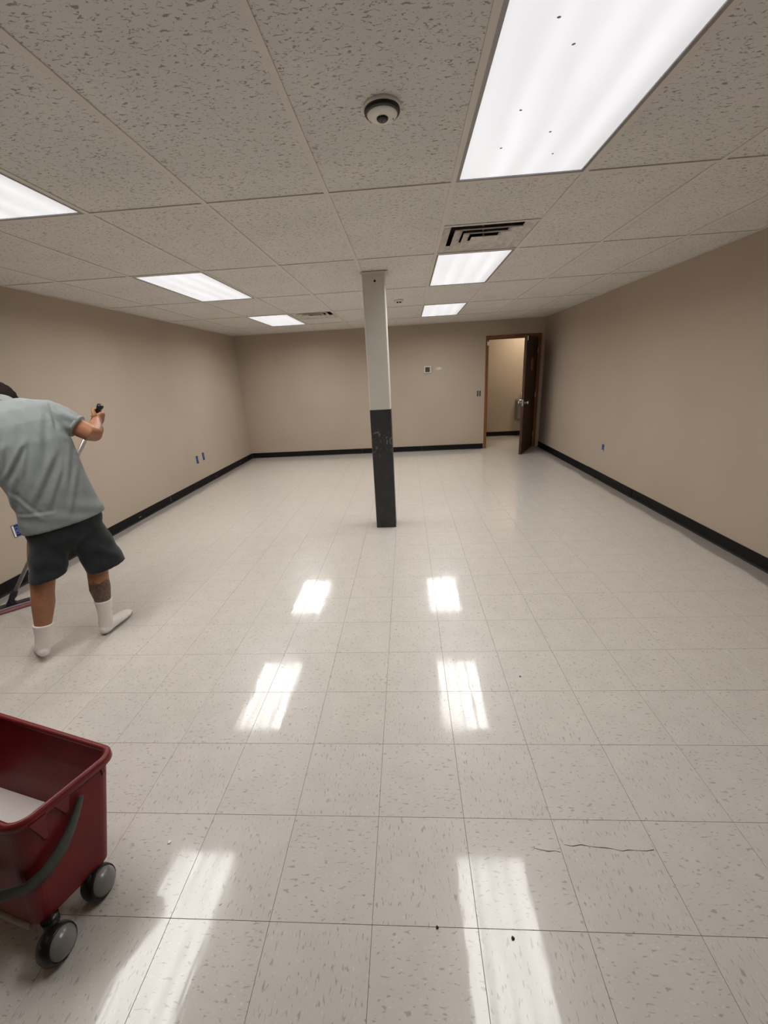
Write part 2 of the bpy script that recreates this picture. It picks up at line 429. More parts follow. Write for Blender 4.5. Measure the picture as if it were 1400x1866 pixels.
ys = [YB+WT] + [yy+i*TILE for i in range(6) if yy+i*TILE < HALL_Y-0.02] + [HALL_Y]
for iu in range(2, 15):
    for a, c in zip(ys, ys[1:]):
        x0, x1 = FX+iu*TILE, FX+(iu+1)*TILE
        tile_geo(x0+GAP, x1-GAP, a+GAP, c-GAP, (rng.random()*40, rng.random()*40, x0, a), (iu) % 2, v_, f_, u_)
hf = tag(obj('floor_hallway', box('floor_hallway', 0.6, 4.2, YB+WT, HALL_Y, -0.12, -0.003), 'slab_dark'), 'cream tiled hallway floor beyond the doorway', 'floor', kind='structure')
ht = obj('tiles', tile_mesh(v_, f_, u_, 'tiles'), None, hf); ht['kind'] = 'stuff'
tag(obj('ceiling_hallway', box('ceiling_hallway', 0.6-WT, 4.2+WT, YB+WT, HALL_Y+WT, ZT, ZT+0.06), 'tee_white'), 'hallway ceiling hidden above the doorway', 'ceiling', kind='structure')

# ---- baseboards: black rubber cove base in 4 ft strips
def cove(name, length, h=0.102):
    prof = [(0, 0.0), (0.016, 0.0), (0.012, 0.004), (0.0075, 0.010), (0.005, 0.018), (0.0045, h-0.004), (0.0035, h-0.001), (0, h)]
    bm = bmesh.new()
    loft_bm(bm, [[(0.0, d, z) for d, z in prof], [(length, d, z) for d, z in prof]])
    return done(bm, name)
def baseboard(name, p0, direction, total, first, label, h=0.102, jig=()):
    """strips run from p0 along direction; wall is on the local -y side"""
    root = tag(empty(name, p0, direction), label, 'baseboard', kind='structure')
    x = 0.0; k = 0; ln = first
    while x < total-0.01:
        ln = min(ln, total-x)
        o = obj('base_strip', cove('base_strip', ln-0.0016, h), 'rubber_black', root, (x, 0.0, 0.0))
        if k in jig: o.rotation_euler = (0, -0.004, 0); o.location.y += 0.003
        x += ln; ln = 1.2192; k += 1
    return root
baseboard('baseboard_left', (XL, YB-0.012, 0), -math.pi/2, YB-YF-0.02, 0.64, 'black rubber baseboard along the wall by the man')
baseboard('baseboard_right', (XR, YF, 0), math.pi/2, YB-YF-0.004, 0.35, 'black rubber baseboard along the wall beside the door', jig=(8,))
baseboard('baseboard_back', (DX0-0.062, YB, 0), math.pi, DX0-0.062-XL-0.005, 1.2192, 'black rubber baseboard along the far wall')
baseboard('baseboard_hallway', (3.9, HALL_Y, 0), math.pi, 3.1, 1.2192, 'black baseboard in the hallway beyond the door')
# pale scuffs on the left baseboard
bl = bpy.data.objects['baseboard_left']
for yw, z0, z1, ww in ((5.137, 0.022, 0.088, 0.006), (4.45, 0.036, 0.046, 0.045), (7.60, 0.040, 0.048, 0.07), (6.52, 0.02, 0.05, 0.008)):
    x_ = YB-0.012-yw
    obj('paint_scuff', box('paint_scuff', x_-ww/2, x_+ww/2, 0.0040, 0.0054, z0, z1, 0.0004), 'scuff_grey', bl)

# ---- ceiling: slab, tee grid, panels
ceiling = tag(obj('ceiling', box('ceiling', XL-WT, XR+WT, YF-WT, YB+WT, ZT, ZT+0.06), 'plenum'), 'suspended ceiling of fissured white panels in a white grid', 'ceiling', kind='structure')
LIGHT_CELLS = {(-3, -1), (-3, 1), (-3, 3), (1, -1), (1, 1), (1, 3)}
VENTS = [(1, 0, 1), (-2, 3, 0)]
def panel_mesh(sx, sy, uvo):
    bm = bmesh.new(); box_bm(bm, -sx/2, sx/2, -sy/2, sy/2, 0.0032, 0.020)
    uvl = bm.loops.layers.uv.new('UVMap')
    for f in bm.faces:
        for l in f.loops: l[uvl].uv = (l.vert.co.x+uvo[0], l.vert.co.y+uvo[1])
    return done(bm, 'ceiling_panel')
pv = [panel_mesh(PW-0.004, PL-0.004, (k*7.3, k*4.1)) for k in range(8)]
cols = range(math.floor((XL-CX)/PW), math.ceil((XR-CX)/PW)); rows = range(math.floor((YF-CY)/PL), math.ceil((YB-CY)/PL))
COLX0, COLX1, COLY0, COLY1 = -0.3535, -0.1535, 3.953, 4.153
for c in cols:
    for r_ in rows:
        x0, x1 = max(CX+c*PW, XL), min(CX+(c+1)*PW, XR); y0, y1 = max(CY+r_*PL, YF), min(CY+(r_+1)*PL, YB)
        if (c, r_) in LIGHT_CELLS or x1-x0 < 0.03 or y1-y0 < 0.03: continue
        for vc, vr, half in VENTS:
            if (vc, vr) == (c, r_):
                mid = CY+(r_+0.5)*PL
                y0, y1 = (y0, mid) if half == 1 else (mid, y1)
        if (c, r_) == (0, 1):   # panel cut round the column head
            bm = bmesh.new(); e = 0.002
            cy0, cy1, cx1 = COLY0-e, COLY1+e, COLX1+e
            for bx in ((x0+e, x1-e, y0+e, cy0, H+.0032, H+.020), (x0+e, x1-e, cy1, y1-e, H+.0032, H+.020), (cx1, x1-e, cy0, cy1, H+.0032, H+.020)): box_bm(bm, *bx)
            uvl = bm.loops.layers.uv.new('UVMap')
            for f in bm.faces:
                for l in f.loops: l[uvl].uv = (l.vert.co.x+3, l.vert.co.y+9)
            obj('ceiling_panel', done(bm, 'ceiling_panel'), 'mineral_panel', ceiling); continue
        full = x1-x0 > PW-0.01 and y1-y0 > PL-0.01
        me = pv[rng.integers(8)] if full else panel_mesh(x1-x0-0.004, y1-y0-0.004, (rng.random()*50, rng.random()*50))
        obj('ceiling_panel', me, 'mineral_panel', ceiling, ((x0+x1)/2, (y0+y1)/2, H), (0, 0, math.pi*int(rng.integers(2)) if full else 0))
TW = 0.012
def tee(x0, x1, y0, y1):
    obj('tee_bar', box('tee_bar', x0, x1, y0, y1, -0.0015, 0.0022), 'tee_white', ceiling, (0, 0, H))
for c in list(cols)[1:]:
    x = CX+c*PW
    if c == 0: tee(x-TW, x+TW, YF, COLY0); tee(x-TW, x+TW, COLY1, YB)
    else: tee(x-TW, x+TW, YF, YB)
for r_ in list(rows)[1:]:
    y = CY+r_*PL
    for c in cols:
        x0, x1 = max(CX+c*PW+TW, XL), min(CX+(c+1)*PW-TW, XR)
        if x1-x0 > 0.03: tee(x0, x1, y-TW, y+TW)
for vc, vr, half in VENTS:
    y = CY+(vr+0.5)*PL; tee(CX+vc*PW+TW, CX+(vc+1)*PW-TW, y-TW, y+TW)
for a in ((XL, XL+0.02, YF, YB), (XR-0.02, XR, YF, YB), (XL+0.02, XR-0.02, YB-0.02, YB), (XL+0.02, XR-0.02, YF, YF+0.02)):
    obj('wall_angle', box('wall_angle', *a, -0.0022, 0.0018), 'tee_white', ceiling, (0, 0, H))

# ---- door casing and door
trim = tag(empty('trim_1', ((DX0+DX1)/2, YB, 0)), 'brown wooden door frame round the open doorway', 'door frame', kind='structure')
def tr(name, x0, x1, y0, y1, z0, z1, mat='casing_wood', bev=0.003):
    return obj(name, box(name, x0-(DX0+DX1)/2, x1-(DX0+DX1)/2, y0-YB, y1-YB, z0, z1, bev), mat, trim)
tr('casing', DX0-0.052, DX0-0.004, YB-0.014, YB, 0, DZ+0.052)
tr('casing', DX1+0.004, DX1+0.052, YB-0.014, YB, 0, DZ+0.052)
tr('casing', DX0-0.004, DX1+0.004, YB-0.014, YB, DZ+0.004, DZ+0.052)
tr('jamb', DX0-0.02, DX0, YB-0.003, YB+WT+0.003, 0, DZ)
tr('jamb', DX1, DX1+0.02, YB-0.003, YB+WT+0.003, 0, DZ)
tr('jamb', DX0-0.02, DX1+0.02, YB-0.003, YB+WT+0.003, DZ, DZ+0.02)
tr('door_stop', DX0, DX0+0.012, YB+0.045, YB+0.08, 0, DZ-0.012)
tr('door_stop', DX1-0.012, DX1, YB+0.045, YB+0.08, 0, DZ-0.012)
tr('door_stop', DX0, DX1, YB+0.045, YB+0.08, DZ-0.012, DZ)
tr('door_sensor', DX0-0.028, DX0+0.004, YB-0.030, YB-0.014, 1.925, 1.99, 'white_plastic')
tr('strike_plate', DX0, DX0+0.002, YB+0.012, YB+0.04, 0.86, 0.96, 'satin_steel', 0.0006)
DOOR_W, DOOR_T = 0.90, 0.044
door = tag(empty('door_1', (DX1-0.004, YB-0.004, 0), math.radians(62)), 'dark brown wooden door standing open into the room', 'door', kind='structure')
# local: hinge at origin, leaf extends to -x, room-side face is at y = 0 and the body at +y
obj('leaf', box('leaf', -DOOR_W, -0.002, 0, DOOR_T, 0.008, 2.015, 0.003), 'door_wood', door)
for sgn, yb in ((-1, 0.0), (1, DOOR_T)):
    prof = [(0.0, 0.0), (0.030, 0.0), (0.031, 0.004), (0.026, 0.008), (0.012, 0.011), (0.011, 0.030), (0.018, 0.038), (0.027, 0.046), (0.029, 0.056), (0.025, 0.066), (0.012, 0.071), (0, 0.072)]
    obj('knob', lathe('knob', prof, 28), 'satin_steel', door, (-DOOR_W+0.066, yb, 0.915), (math.pi/2 if sgn < 0 else -math.pi/2, 0, 0))
obj('latch_plate', box('latch_plate', -DOOR_W-0.0015, -DOOR_W+0.002, 0.008, 0.036, 0.86, 0.97, 0.0005), 'satin_steel', door)
obj('door_sensor', box('door_sensor', -DOOR_W+0.01, -DOOR_W+0.028, -0.014, 0.0, 1.93, 1.998, 0.002), 'white_plastic', door)
obj('sign_plate', box('sign_plate', -0.52, -0.34, -0.003, 0.0, 1.45, 1.66, 0.001), 'sign_brown', door)
obj('kick_plate', box('kick_plate', -DOOR_W+0.02, -0.02, -0.0012, 0.0, 0.02, 0.14, 0.0004), 'door_wood', door)
for z in (0.25, 1.0, 1.80):
    bm = bmesh.new(); tube_bm(bm, [(0, -0.006, z-0.045), (0, -0.006, z+0.045)], 0.007, 12); box_bm(bm, -0.03, 0.0, -0.0018, 0.0, z-0.045, z+0.045)
    obj('hinge', done(bm, 'hinge'), 'satin_steel', door)

# ================================================================== LIGHTS
def troffer(cx, cy, label, specks=(), power=1.0):
    root = tag(empty('ceiling_light', (cx, cy, H)), label, 'ceiling light', 'recessed fluorescent lights in the ceiling')
    hx, hy = PW/2-0.002, PL/2-0.002
    bm = bmesh.new()
    ow, z0, z1 = 0.014, -0.002, 0.016
    box_bm(bm, -hx+0.010, -hx+0.010+ow, -hy+0.01, hy-0.01, z0, z1); box_bm(bm, hx-0.010-ow, hx-0.010, -hy+0.01, hy-0.01, z0, z1)
    box_bm(bm, -hx+0.010+ow, hx-0.010-ow, -hy+0.01, -hy+0.01+ow, z0, z1); box_bm(bm, -hx+0.010+ow, hx-0.010-ow, hy-0.01-ow, hy-0.01, z0, z1)
    obj('light_frame', done(bm, 'light_frame'), 'dull_steel', root)
    obj('diffuser', box('diffuser', -hx+0.022, hx-0.022, -hy+0.022, hy-0.022, 0.003, 0.008), 'lit_diffuser', root)
    bm = bmesh.new()   # sheet-metal housing above the lens, open below
    for bx in ((-hx, hx, -hy, hy, 0.110, 0.114), (-hx, -hx+0.004, -hy, hy, 0.010, 0.11), (hx-0.004, hx, -hy, hy, 0.010, 0.11), (-hx+0.004, hx-0.004, -hy, -hy+0.004, 0.010, 0.11), (-hx+0.004, hx-0.004, hy-0.004, hy, 0.010, 0.11)): box_bm(bm, *bx)
    obj('housing', done(bm, 'housing'), 'tee_white', root)
    for sx, sy in specks:
        bm = bmesh.new(); sphere_bm(bm, (0, 0, 0), (0.0055, 0.0035, 0.0015), 10)
        obj('insect_speck', done(bm, 'insect_speck', True), 'speck_grey', root, (sx-cx, sy-cy, 0.0018), (0, 0, sx*37))
    for k in range(4):
        ld = bpy.data.lights.new('tube_glow', 'AREA'); ld.shape = 'RECTANGLE'; ld.size = 0.112; ld.size_y = PL-0.09
        ld.energy = TUBE_W*power; ld.spread = math.radians(166); ld.color = (1.0, 0.985, 0.965)
        lo = bpy.data.objects.new('tube_glow', ld); C.objects.link(lo); lo.parent = root; lo.location = ((k-1.5)*0.135, 0, -0.003)
    return root
def cell_c(c, r_): return CX+(c+0.5)*PW, CY+(r_+0.5)*PL
troffer(*cell_c(1, -1), 'large bright rectangular ceiling light nearest the camera, beside the dome camera', [(0.424, 1.42), (0.499, 1.521), (0.43, 1.811), (0.583, 1.97), (0.417, 2.061), (0.651, 2.146)], power=0.80)
troffer(*cell_c(1, 1), 'bright ceiling light directly behind the square air vent, right of the column')
troffer(*cell_c(1, 3), 'small far ceiling light nearest the doorway')
troffer(*cell_c(-3, -1), 'ceiling light cut off at the picture edge above the man', power=0.92)
troffer(*cell_c(-3, 1), 'middle ceiling light of the row over the man, above the wall outlets')
troffer(*cell_c(-3, 3), 'far ceiling light left of the column, next to a dark air vent')
ld = bpy.data.lights.new('hallway_glow', 'AREA'); ld.shape = 'RECTANGLE'; ld.size = 0.6; ld.size_y = 0.9; ld.energy = HALL_W; ld.color = (1, 0.86, 0.66)
lo = bpy.data.objects.new('hallway_glow', ld); C.objects.link(lo); lo.location = (2.75, 9.05, ZT-0.01)

# ================================================================== CEILING FITTINGS
def sq_ring(name, a_out, z_out, a_in, z_in, lip=0.0, th=0.0015):
    """square cone ring from outer half size / height to inner, with a vertical lip along the outer edge"""
    bm = bmesh.new()
    q = lambda a, z: [(-a, -a, z), (a, -a, z), (a, a, z), (-a, a, z)]
    loops = [q(a_out, z_out), q(a_in, z_in), q(a_in-th, z_in+th), q(a_out-th, z_out+th+lip), q(a_out, z_out+th+lip)] if lip else [q(a_out, z_out), q(a_in, z_in), q(a_in-th, z_in+th), q(a_out-th, z_out+th)]
    vr = [[bm.verts.new(p) for p in l] for l in loops]
    for a, b_ in zip(vr, vr[1:]+vr[:1]):
        for i in range(4): bm.faces.new((a[i], a[(i+1) % 4], b_[(i+1) % 4], b_[i]))
    return done(bm, name)
def air_vent(c, r_, half, label):
    cx, cy = CX+(c+0.5)*PW, CY+(r_+0.25+0.5*half)*PL
    root = tag(empty('air_vent', (cx, cy, H)), label, 'air vent', 'square ceiling air vents')
    a = 0.300
    bm = bmesh.new()
    for bx in ((-a, a, -a, a, 0.10, 0.104), (-a, -a+.003, -a, a, 0.006, .10), (a-.003, a, -a, a, .006, .10), (-a+.003, a-.003, -a, -a+.003, .006, .10), (-a+.003, a-.003, a-.003, a, .006, .10)): box_bm(bm, *bx)
    obj('duct_box', done(bm, 'duct_box'), 'duct_dark', root)
    obj('vent_frame', sq_ring('vent_frame', a-0.004, 0.0025, 0.236, 0.030), 'vent_metal', root)
    obj('louvre', sq_ring('louvre', 0.214, -0.004, 0.152, 0.026, 0.006), 'vent_metal', root)
    obj('louvre', sq_ring('louvre', 0.150, -0.008, 0.098, 0.018, 0.006), 'vent_metal', root)
    bm = bmesh.new(); box_bm(bm, -0.094, 0.094, -0.094, 0.094, -0.012, -0.008, 0.001); box_bm(bm, -0.006, 0.006, -0.006, 0.006, -0.0078, 0.10)
    obj('centre_plate', done(bm, 'centre_plate'), 'vent_metal', root)
    return root
air_vent(1, 0, 1, 'square stepped air vent between the two ceiling lights right of the column')
air_vent(-2, 3, 0, 'dark slotted air vent beside the far ceiling light left of the column')

cmr = tag(empty('dome_camera', (-0.050, 1.715, H)), 'round white dome security camera with a black ring and lens', 'camera')
obj('base', lathe('base', [(0, 0.004), (0.062, 0.004), (0.063, -0.002), (0.0615, -0.007), (0.058, -0.008), (0, -0.008)], 48), 'white_plastic', cmr)
obj('black_ring', lathe('black_ring', [(0.0, -0.0081), (0.0600, -0.0081), (0.0605, -0.012), (0.0585, -0.0175), (0.0525, -0.0195), (0, -0.0195)], 48), 'black_plastic', cmr)
obj('dome', lathe('dome', [(0, -0.0196), (0.0515, -0.0196), (0.0505, -0.022), (0.046, -0.0255), (0.036, -0.0285), (0.024, -0.0300), (0.021, -0.0300), (0, -0.0300)], 48), 'white_plastic', cmr)
obj('lens', lathe('lens', [(0, -0.0301), (0.0200, -0.0301), (0.0195, -0.0330), (0.0150, -0.0370), (0.007, -0.0392), (0, -0.0395)], 32), 'lens_black', cmr)
bm = bmesh.new(); sphere_bm(bm, (0.036, 0.012, -0.0284), (0.0022, 0.0042, 0.0012), 10); obj('sensor_dot', done(bm, 'sensor_dot', True), 'bail_grey', cmr)

sm = tag(empty('smoke_detector', (-0.055, 5.50, H)), 'small white detector on the ceiling behind the column', 'detector')
obj('base', lathe('base', [(0, 0.002), (0.058, 0.002), (0.058, -0.012), (0.052, -0.016), (0, -0.016)], 36), 'white_plastic', sm)
obj('cap', lathe('cap', [(0, -0.0161), (0.040, -0.0161), (0.038, -0.030), (0.028, -0.040), (0, -0.042)], 36), 'white_plastic', sm)
bm = bmesh.new()
for k in (-1, 1): box_bm(bm, k*0.016-0.009, k*0.016+0.009, -0.0405, -0.032, -0.034, -0.022)
obj('vent_slot', done(bm, 'vent_slot'), 'dark_cavity', sm)

# ================================================================== COLUMN
ccx, ccy = (COLX0+COLX1)/2, (COLY0+COLY1)/2; ch = 0.100
col = tag(empty('support_column', (ccx, ccy, 0)), 'square support column, white above and black below, in mid-room', 'column')
def post(name, h_, z0, z1, bev):
    bm = bmesh.new(); box_bm(bm, -h_, h_, -h_, h_, z0, z1)
    es = [e for e in bm.edges if abs(e.verts[0].co.z-e.verts[1].co.z) > 0.01]
    bmesh.ops.bevel(bm, geom=es, offset=bev, segments=4, affect='EDGES', profile=0.5)
    return done(bm, name, False)
obj('white_shaft', post('white_shaft', ch-0.0005, 1.197, ZT-0.002, 0.012), 'column_white', col)
obj('black_shaft', post('black_shaft', ch+0.0008, 0.0, 1.1985, 0.012), 'column_black', col)
bm = bmesh.new()
for bx in ((-0.108, 0.108, -0.108, -0.1002, H-0.016, H-0.002), (0.1002, 0.125, -0.108, 0.108, H-0.006, H-0.002)): box_bm(bm, *bx, 0.001)
obj('ceiling_trim', done(bm, 'ceiling_trim'), 'tee_white', col)
bm = bmesh.new(); lathe_bm(bm, [(0, 0), (0.009, 0), (0.009, 0.003), (0, 0.003)], 16)
obj('bolt_hole', done(bm, 'bolt_hole'), 'dark_cavity', col, (0.012, -ch-0.0005, H-0.075), (math.pi/2, 0, 0))

# ================================================================== WALL DEVICES
def on_wall(name, loc, rz, label, cat, group=None): return tag(empty(name, loc, rz), label, cat, group)
# local frame of a wall device: +x along wall, -y out of the wall into the room, z up, origin at its centre
th = on_wall('thermostat', (0.418, YB, 1.558), 0, 'square white thermostat with dark screen on the far wall', 'thermostat')
obj('housing', box('housing', -0.070, 0.070, -0.020, 0.0, -0.066, 0.066, 0.006, 3), 'cream_plastic', th)
obj('screen', box('screen', -0.044, 0.044, -0.0225, -0.0195, -0.044, 0.044, 0.001), 'grey_screen', th)
ts = on_wall('wall_sensor', (0.633, YB, 1.563), 0, 'small white oval sensor beside the thermostat', 'sensor')
bm = bmesh.new(); sphere_bm(bm, (0, 0, 0), (0.066, 0.022, 0.038), 32); bmesh.ops.bisect_plane(bm, geom=bm.verts[:]+bm.edges[:]+bm.faces[:], plane_co=(0, 0, 0), plane_no=(0, 1, 0), clear_outer=True)
bmesh.ops.holes_fill(bm, edges=bm.edges[:]); obj('shell', done(bm, 'shell', True), 'cream_plastic', ts)
bm = bmesh.new(); sphere_bm(bm, (-0.008, -0.0205, 0.002), (0.020, 0.005, 0.008), 16); obj('window', done(bm, 'window', True), 'tee_white', ts)
sw = on_wall('light_switch', (1.398, YB, 1.070), 0, 'two dark switch openings without a cover by the door', 'switch')
bm = bmesh.new(); box_bm(bm, -0.046, 0.046, -0.002, 0.0, -0.058, 0.058, 0.0008); obj('back_plate', done(bm, 'back_plate'), 'wall_paint', sw)
for k in (-1, 1):
    s_ = obj('switch_slot', box('switch_slot', k*0.022-0.011, k*0.022+0.011, -0.0045, -0.002, -0.050, 0.050, 0.0008), 'dark_cavity', sw)
    obj('toggle', box('toggle', k*0.022-0.004, k*0.022+0.004, -0.009, -0.0044, -0.020, 0.024, 0.001), 'bail_grey', s_)
def outlet(loc, rz, label, white_tab=False, dark_side=False, w_=0.030, h_=0.058):
    root = on_wall('wall_outlet', loc, rz, label, 'outlet', 'uncovered blue outlet boxes in the walls')
    bm = bmesh.new(); t_ = 0.006
    for bx in ((-w_, -w_+t_, -0.004, 0, -h_, h_), (w_-t_, w_, -0.004, 0, -h_, h_), (-w_+t_, w_-t_, -0.004, 0, h_-t_, h_), (-w_+t_, w_-t_, -0.004, 0, -h_, -h_+t_)): box_bm(bm, *bx, 0.0006)
    obj('box_rim', done(bm, 'box_rim'), 'blue_plastic', root)
    obj('cavity', box('cavity', -w_+t_, w_-t_, -0.0015, 0.0, -h_+t_, h_-t_), 'dark_cavity', root)
    o = obj('receptacle', box('receptacle', -w_*0.55, w_*0.60, -0.007, -0.001, -h_*0.62, h_*0.66, 0.002), 'blue_plastic', root)
    for z in (-0.5, 0.5):
        obj('socket_slot', box('socket_slot', -0.007, 0.007, -0.0078, -0.0065, z*0.034-0.006, z*0.034+0.006, 0.0005), 'dark_cavity', o)
    if white_tab: obj('yoke_tab', box('yoke_tab', -0.012, 0.012, -0.006, -0.001, -h_+0.001, -h_+0.020, 0.001), 'white_plastic', root)
    if dark_side: obj('yoke_tab', box('yoke_tab', -w_*0.95, -w_*0.5, -0.006, -0.001, -h_*0.9, h_*0.9, 0.001), 'white_plastic', root)
    return root
outlet((XL, 6.03, 0.418), math.pi/2, 'blue uncovered outlet on the wall past the man, the lower and nearer of the pair')
outlet((XL, 6.235, 0.433), math.pi/2, 'blue uncovered outlet on the wall past the man, the farther of the pair')
outlet((XL, 2.965, 0.450), math.pi/2, 'blue outlet with white strap showing beside the shirt hem of the man', dark_side=True, w_=0.034, h_=0.052)
outlet((XR, 5.525, 0.440), -math.pi/2, 'single small blue and white outlet on the wall beside the door', white_tab=True, h_=0.045)

# hallway drinking fountain
fo = on_wall('drinking_fountain', (2.70, HALL_Y, 0.0), 0, 'grey steel drinking fountain on the hallway wall behind the door', 'fountain')
bm = bmesh.new(); loft_bm(bm, [[(-0.20, 0, 0.36), (0.20, 0, 0.36), (0.20, -0.20, 0.40), (-0.20, -0.20, 0.40)], [(-0.20, 0, 0.78), (0.20, 0, 0.78), (0.20, -0.30, 0.78), (-0.20, -0.30, 0.78)]])
obj('cabinet', done(bm, 'cabinet'), 'dull_steel', fo)
bm = bmesh.new(); box_bm(bm, -0.21, 0.21, -0.32, 0.0, 0.78, 0.83, 0.012, 3); obj('basin', done(bm, 'basin'), 'satin_steel', fo)
obj('back_panel', box('back_panel', -0.10, 0.16, -0.05, 0.0, 0.83, 0.97, 0.01), 'white_plastic', fo)
obj('spout', tube('spout', [(-0.12, -0.18, 0.83), (-0.12, -0.18, 0.87), (-0.10, -0.17, 0.89), (-0.07, -0.165, 0.885)], 0.010, 12), 'satin_steel', fo)

# ================================================================== MOP BUCKET
rzb = math.atan2(-0.22, 0.975)
# local axes: +y = far side, -x = length running out to the left, end face near x = 0 (slightly skewed in plan)
bk = tag(empty('mop_bucket', (-1.030, 0.785, 0.0), rzb), 'red plastic mop bucket on casters at the picture edge', 'bucket')
LEN, ZB, ZR = 0.66, 0.082, 0.400
def rrect(x0, x1, y0, y1, z, rad, n=6):
    pts = []
    for (cx_, cy_, a0) in ((x1-rad, y1-rad, 0), (x0+rad, y1-rad, 90), (x0+rad, y0+rad, 180), (x1-rad, y0+rad, 270)):
        for k in range(n+1):
            a = math.radians(a0+90*k/n); pts.append((cx_+rad*math.cos(a), cy_+rad*math.sin(a), z))
    return pts
def skew(p, f):
    x, y, z = p; lift = 0.03*max(0.0, (-0.40-x)/0.2)**1.4
    return (x + 0.18*(y-0.06), y, z + lift*f)
def blim(f, inset):
    L = lambda a, b_: a+(b_-a)*f
    return (L(-LEN+0.07, -LEN)+inset, L(0.014, -0.020)-inset, L(-0.143, -0.090)+inset, L(0.060, 0.171)-inset)
def bring(f, inset, z, n=6):   # f: 0 bottom .. 1 top
    x0, x1, y0, y1 = blim(f, inset)
    return [skew(p_, f) for p_ in rrect(x0, x1, y0, y1, z, 0.032+0.010*f-inset*0.5, n)]
def bz(f): return ZB+(ZR-ZB)*f
bm = bmesh.new()
prof = [(0.0, 0.005, ZB), (0.02, 0.0, bz(0.02)), (0.25, 0, bz(.25)), (0.5, 0, bz(.5)), (0.75, 0, bz(.75)), (1.0, 0, ZR), (1.0, 0.004, ZR), (0.75, 0.004, bz(.75)), (0.5, 0.004, bz(.5)), (0.25, 0.004, bz(.25)), (0.05, 0.004, bz(.05))]
loft_bm(bm, [bring(*p_) for p_ in prof])
obj('tub', done(bm, 'tub'), 'red_plastic', bk)
bm = bmesh.new()   # rolled rim
ring = bring(1.0, 0.0, ZR, 8); n = len(ring); rows_ = []
for i, p_ in enumerate(ring):
    p_ = Vector(p_); q = Vector(ring[(i+1) % n]) - Vector(ring[i-1]); nrm = Vector((q.y, -q.x, 0)).normalized()
    rows_.append([p_ + nrm*dx + Vector((0, 0, dz)) for dx, dz in ((-0.006, -0.010), (-0.007, 0.003), (-0.001, 0.008), (0.006, 0.007), (0.012, 0.000), (0.013, -0.018), (0.011, -0.020), (0.008, -0.006), (0.0, -0.002))])
vr = [[bm.verts.new(p_) for p_ in r_] for r_ in rows_]
for i in range(n):
    a, b_ = vr[i], vr[(i+1) % n]
    for k in range(9): bm.faces.new((a[k], a[(k+1) % 9], b_[(k+1) % 9], b_[k]))
obj('rim', done(bm, 'rim', True), 'red_plastic', bk)
def face_pt(y, z, out=0.0):   # point on the end face
    f = (z-ZB)/(ZR-ZB); x1 = blim(f, 0)[1]; p_ = skew((x1, y, z), 0); return Vector((p_[0]+out, p_[1]-0.18*out, z))
def rib(y0, y1, zb, zt, out):   # tapering web moulded under the rim
    ym = (y0+y1)/2; bm = bmesh.new()
    A = [face_pt(ym-0.006, zb, -0.003), face_pt(ym+0.006, zb, -0.003), face_pt(y1, zt, -0.003), face_pt(y0, zt, -0.003)]
    B = [face_pt(ym-0.004, zb+0.015, out*0.5), face_pt(ym+0.004, zb+0.015, out*0.5), face_pt(y1-0.003, zt, out), face_pt(y0+0.003, zt, out)]
    loft_bm(bm, [A, B]); obj('stiffening_rib', done(bm, 'stiffening_rib'), 'red_plastic', bk)
rib(0.118, 0.136, 0.345, ZR-0.012, 0.011); rib(-0.010, 0.035, 0.320, ZR-0.012, 0.012); rib(-0.070, -0.025, 0.300, ZR-0.012, 0.014)
# bail handle: pivots on the end faces, dropped over the near long side
bp = [face_pt(0.052, 0.352, 0.012), face_pt(0.030, 0.325, 0.016), face_pt(0.004, 0.296, 0.020), face_pt(-0.034, 0.266, 0.025), face_pt(-0.080, 0.243, 0.026), face_pt(-0.122, 0.230, 0.012)]
tailp = [(-0.10, -0.162, 0.222), (-0.18, -0.170, 0.218), (-0.32, -0.172, 0.216), (-0.46, -0.170, 0.218)]
bp = bp + [Vector(p_) for p_ in tailp] + [Vector((-0.60, -0.150, 0.20)), Vector((-0.685, -0.10, 0.235)), Vector((-0.70, -0.02, 0.30)), Vector((-0.69, 0.05, 0.36))]
bm = bmesh.new(); wr_ = [0.009, 0.0125, 0.016, 0.020, 0.022, 0.021] + [0.020]*6 + [0.012, 0.009]
tube_bm(bm, bp, [(0.0045, q) for q in wr_], 12, ref=(1, 0.05, 0.12), round_ends=True)
obj('bail_handle', done(bm, 'bail_handle', True), 'bail_grey', bk)
obj('base_skid', box('base_skid', -0.60, -0.055, -0.150, -0.128, ZB-0.012, ZB+0.010, 0.006, 3), 'skid_grey', bk)
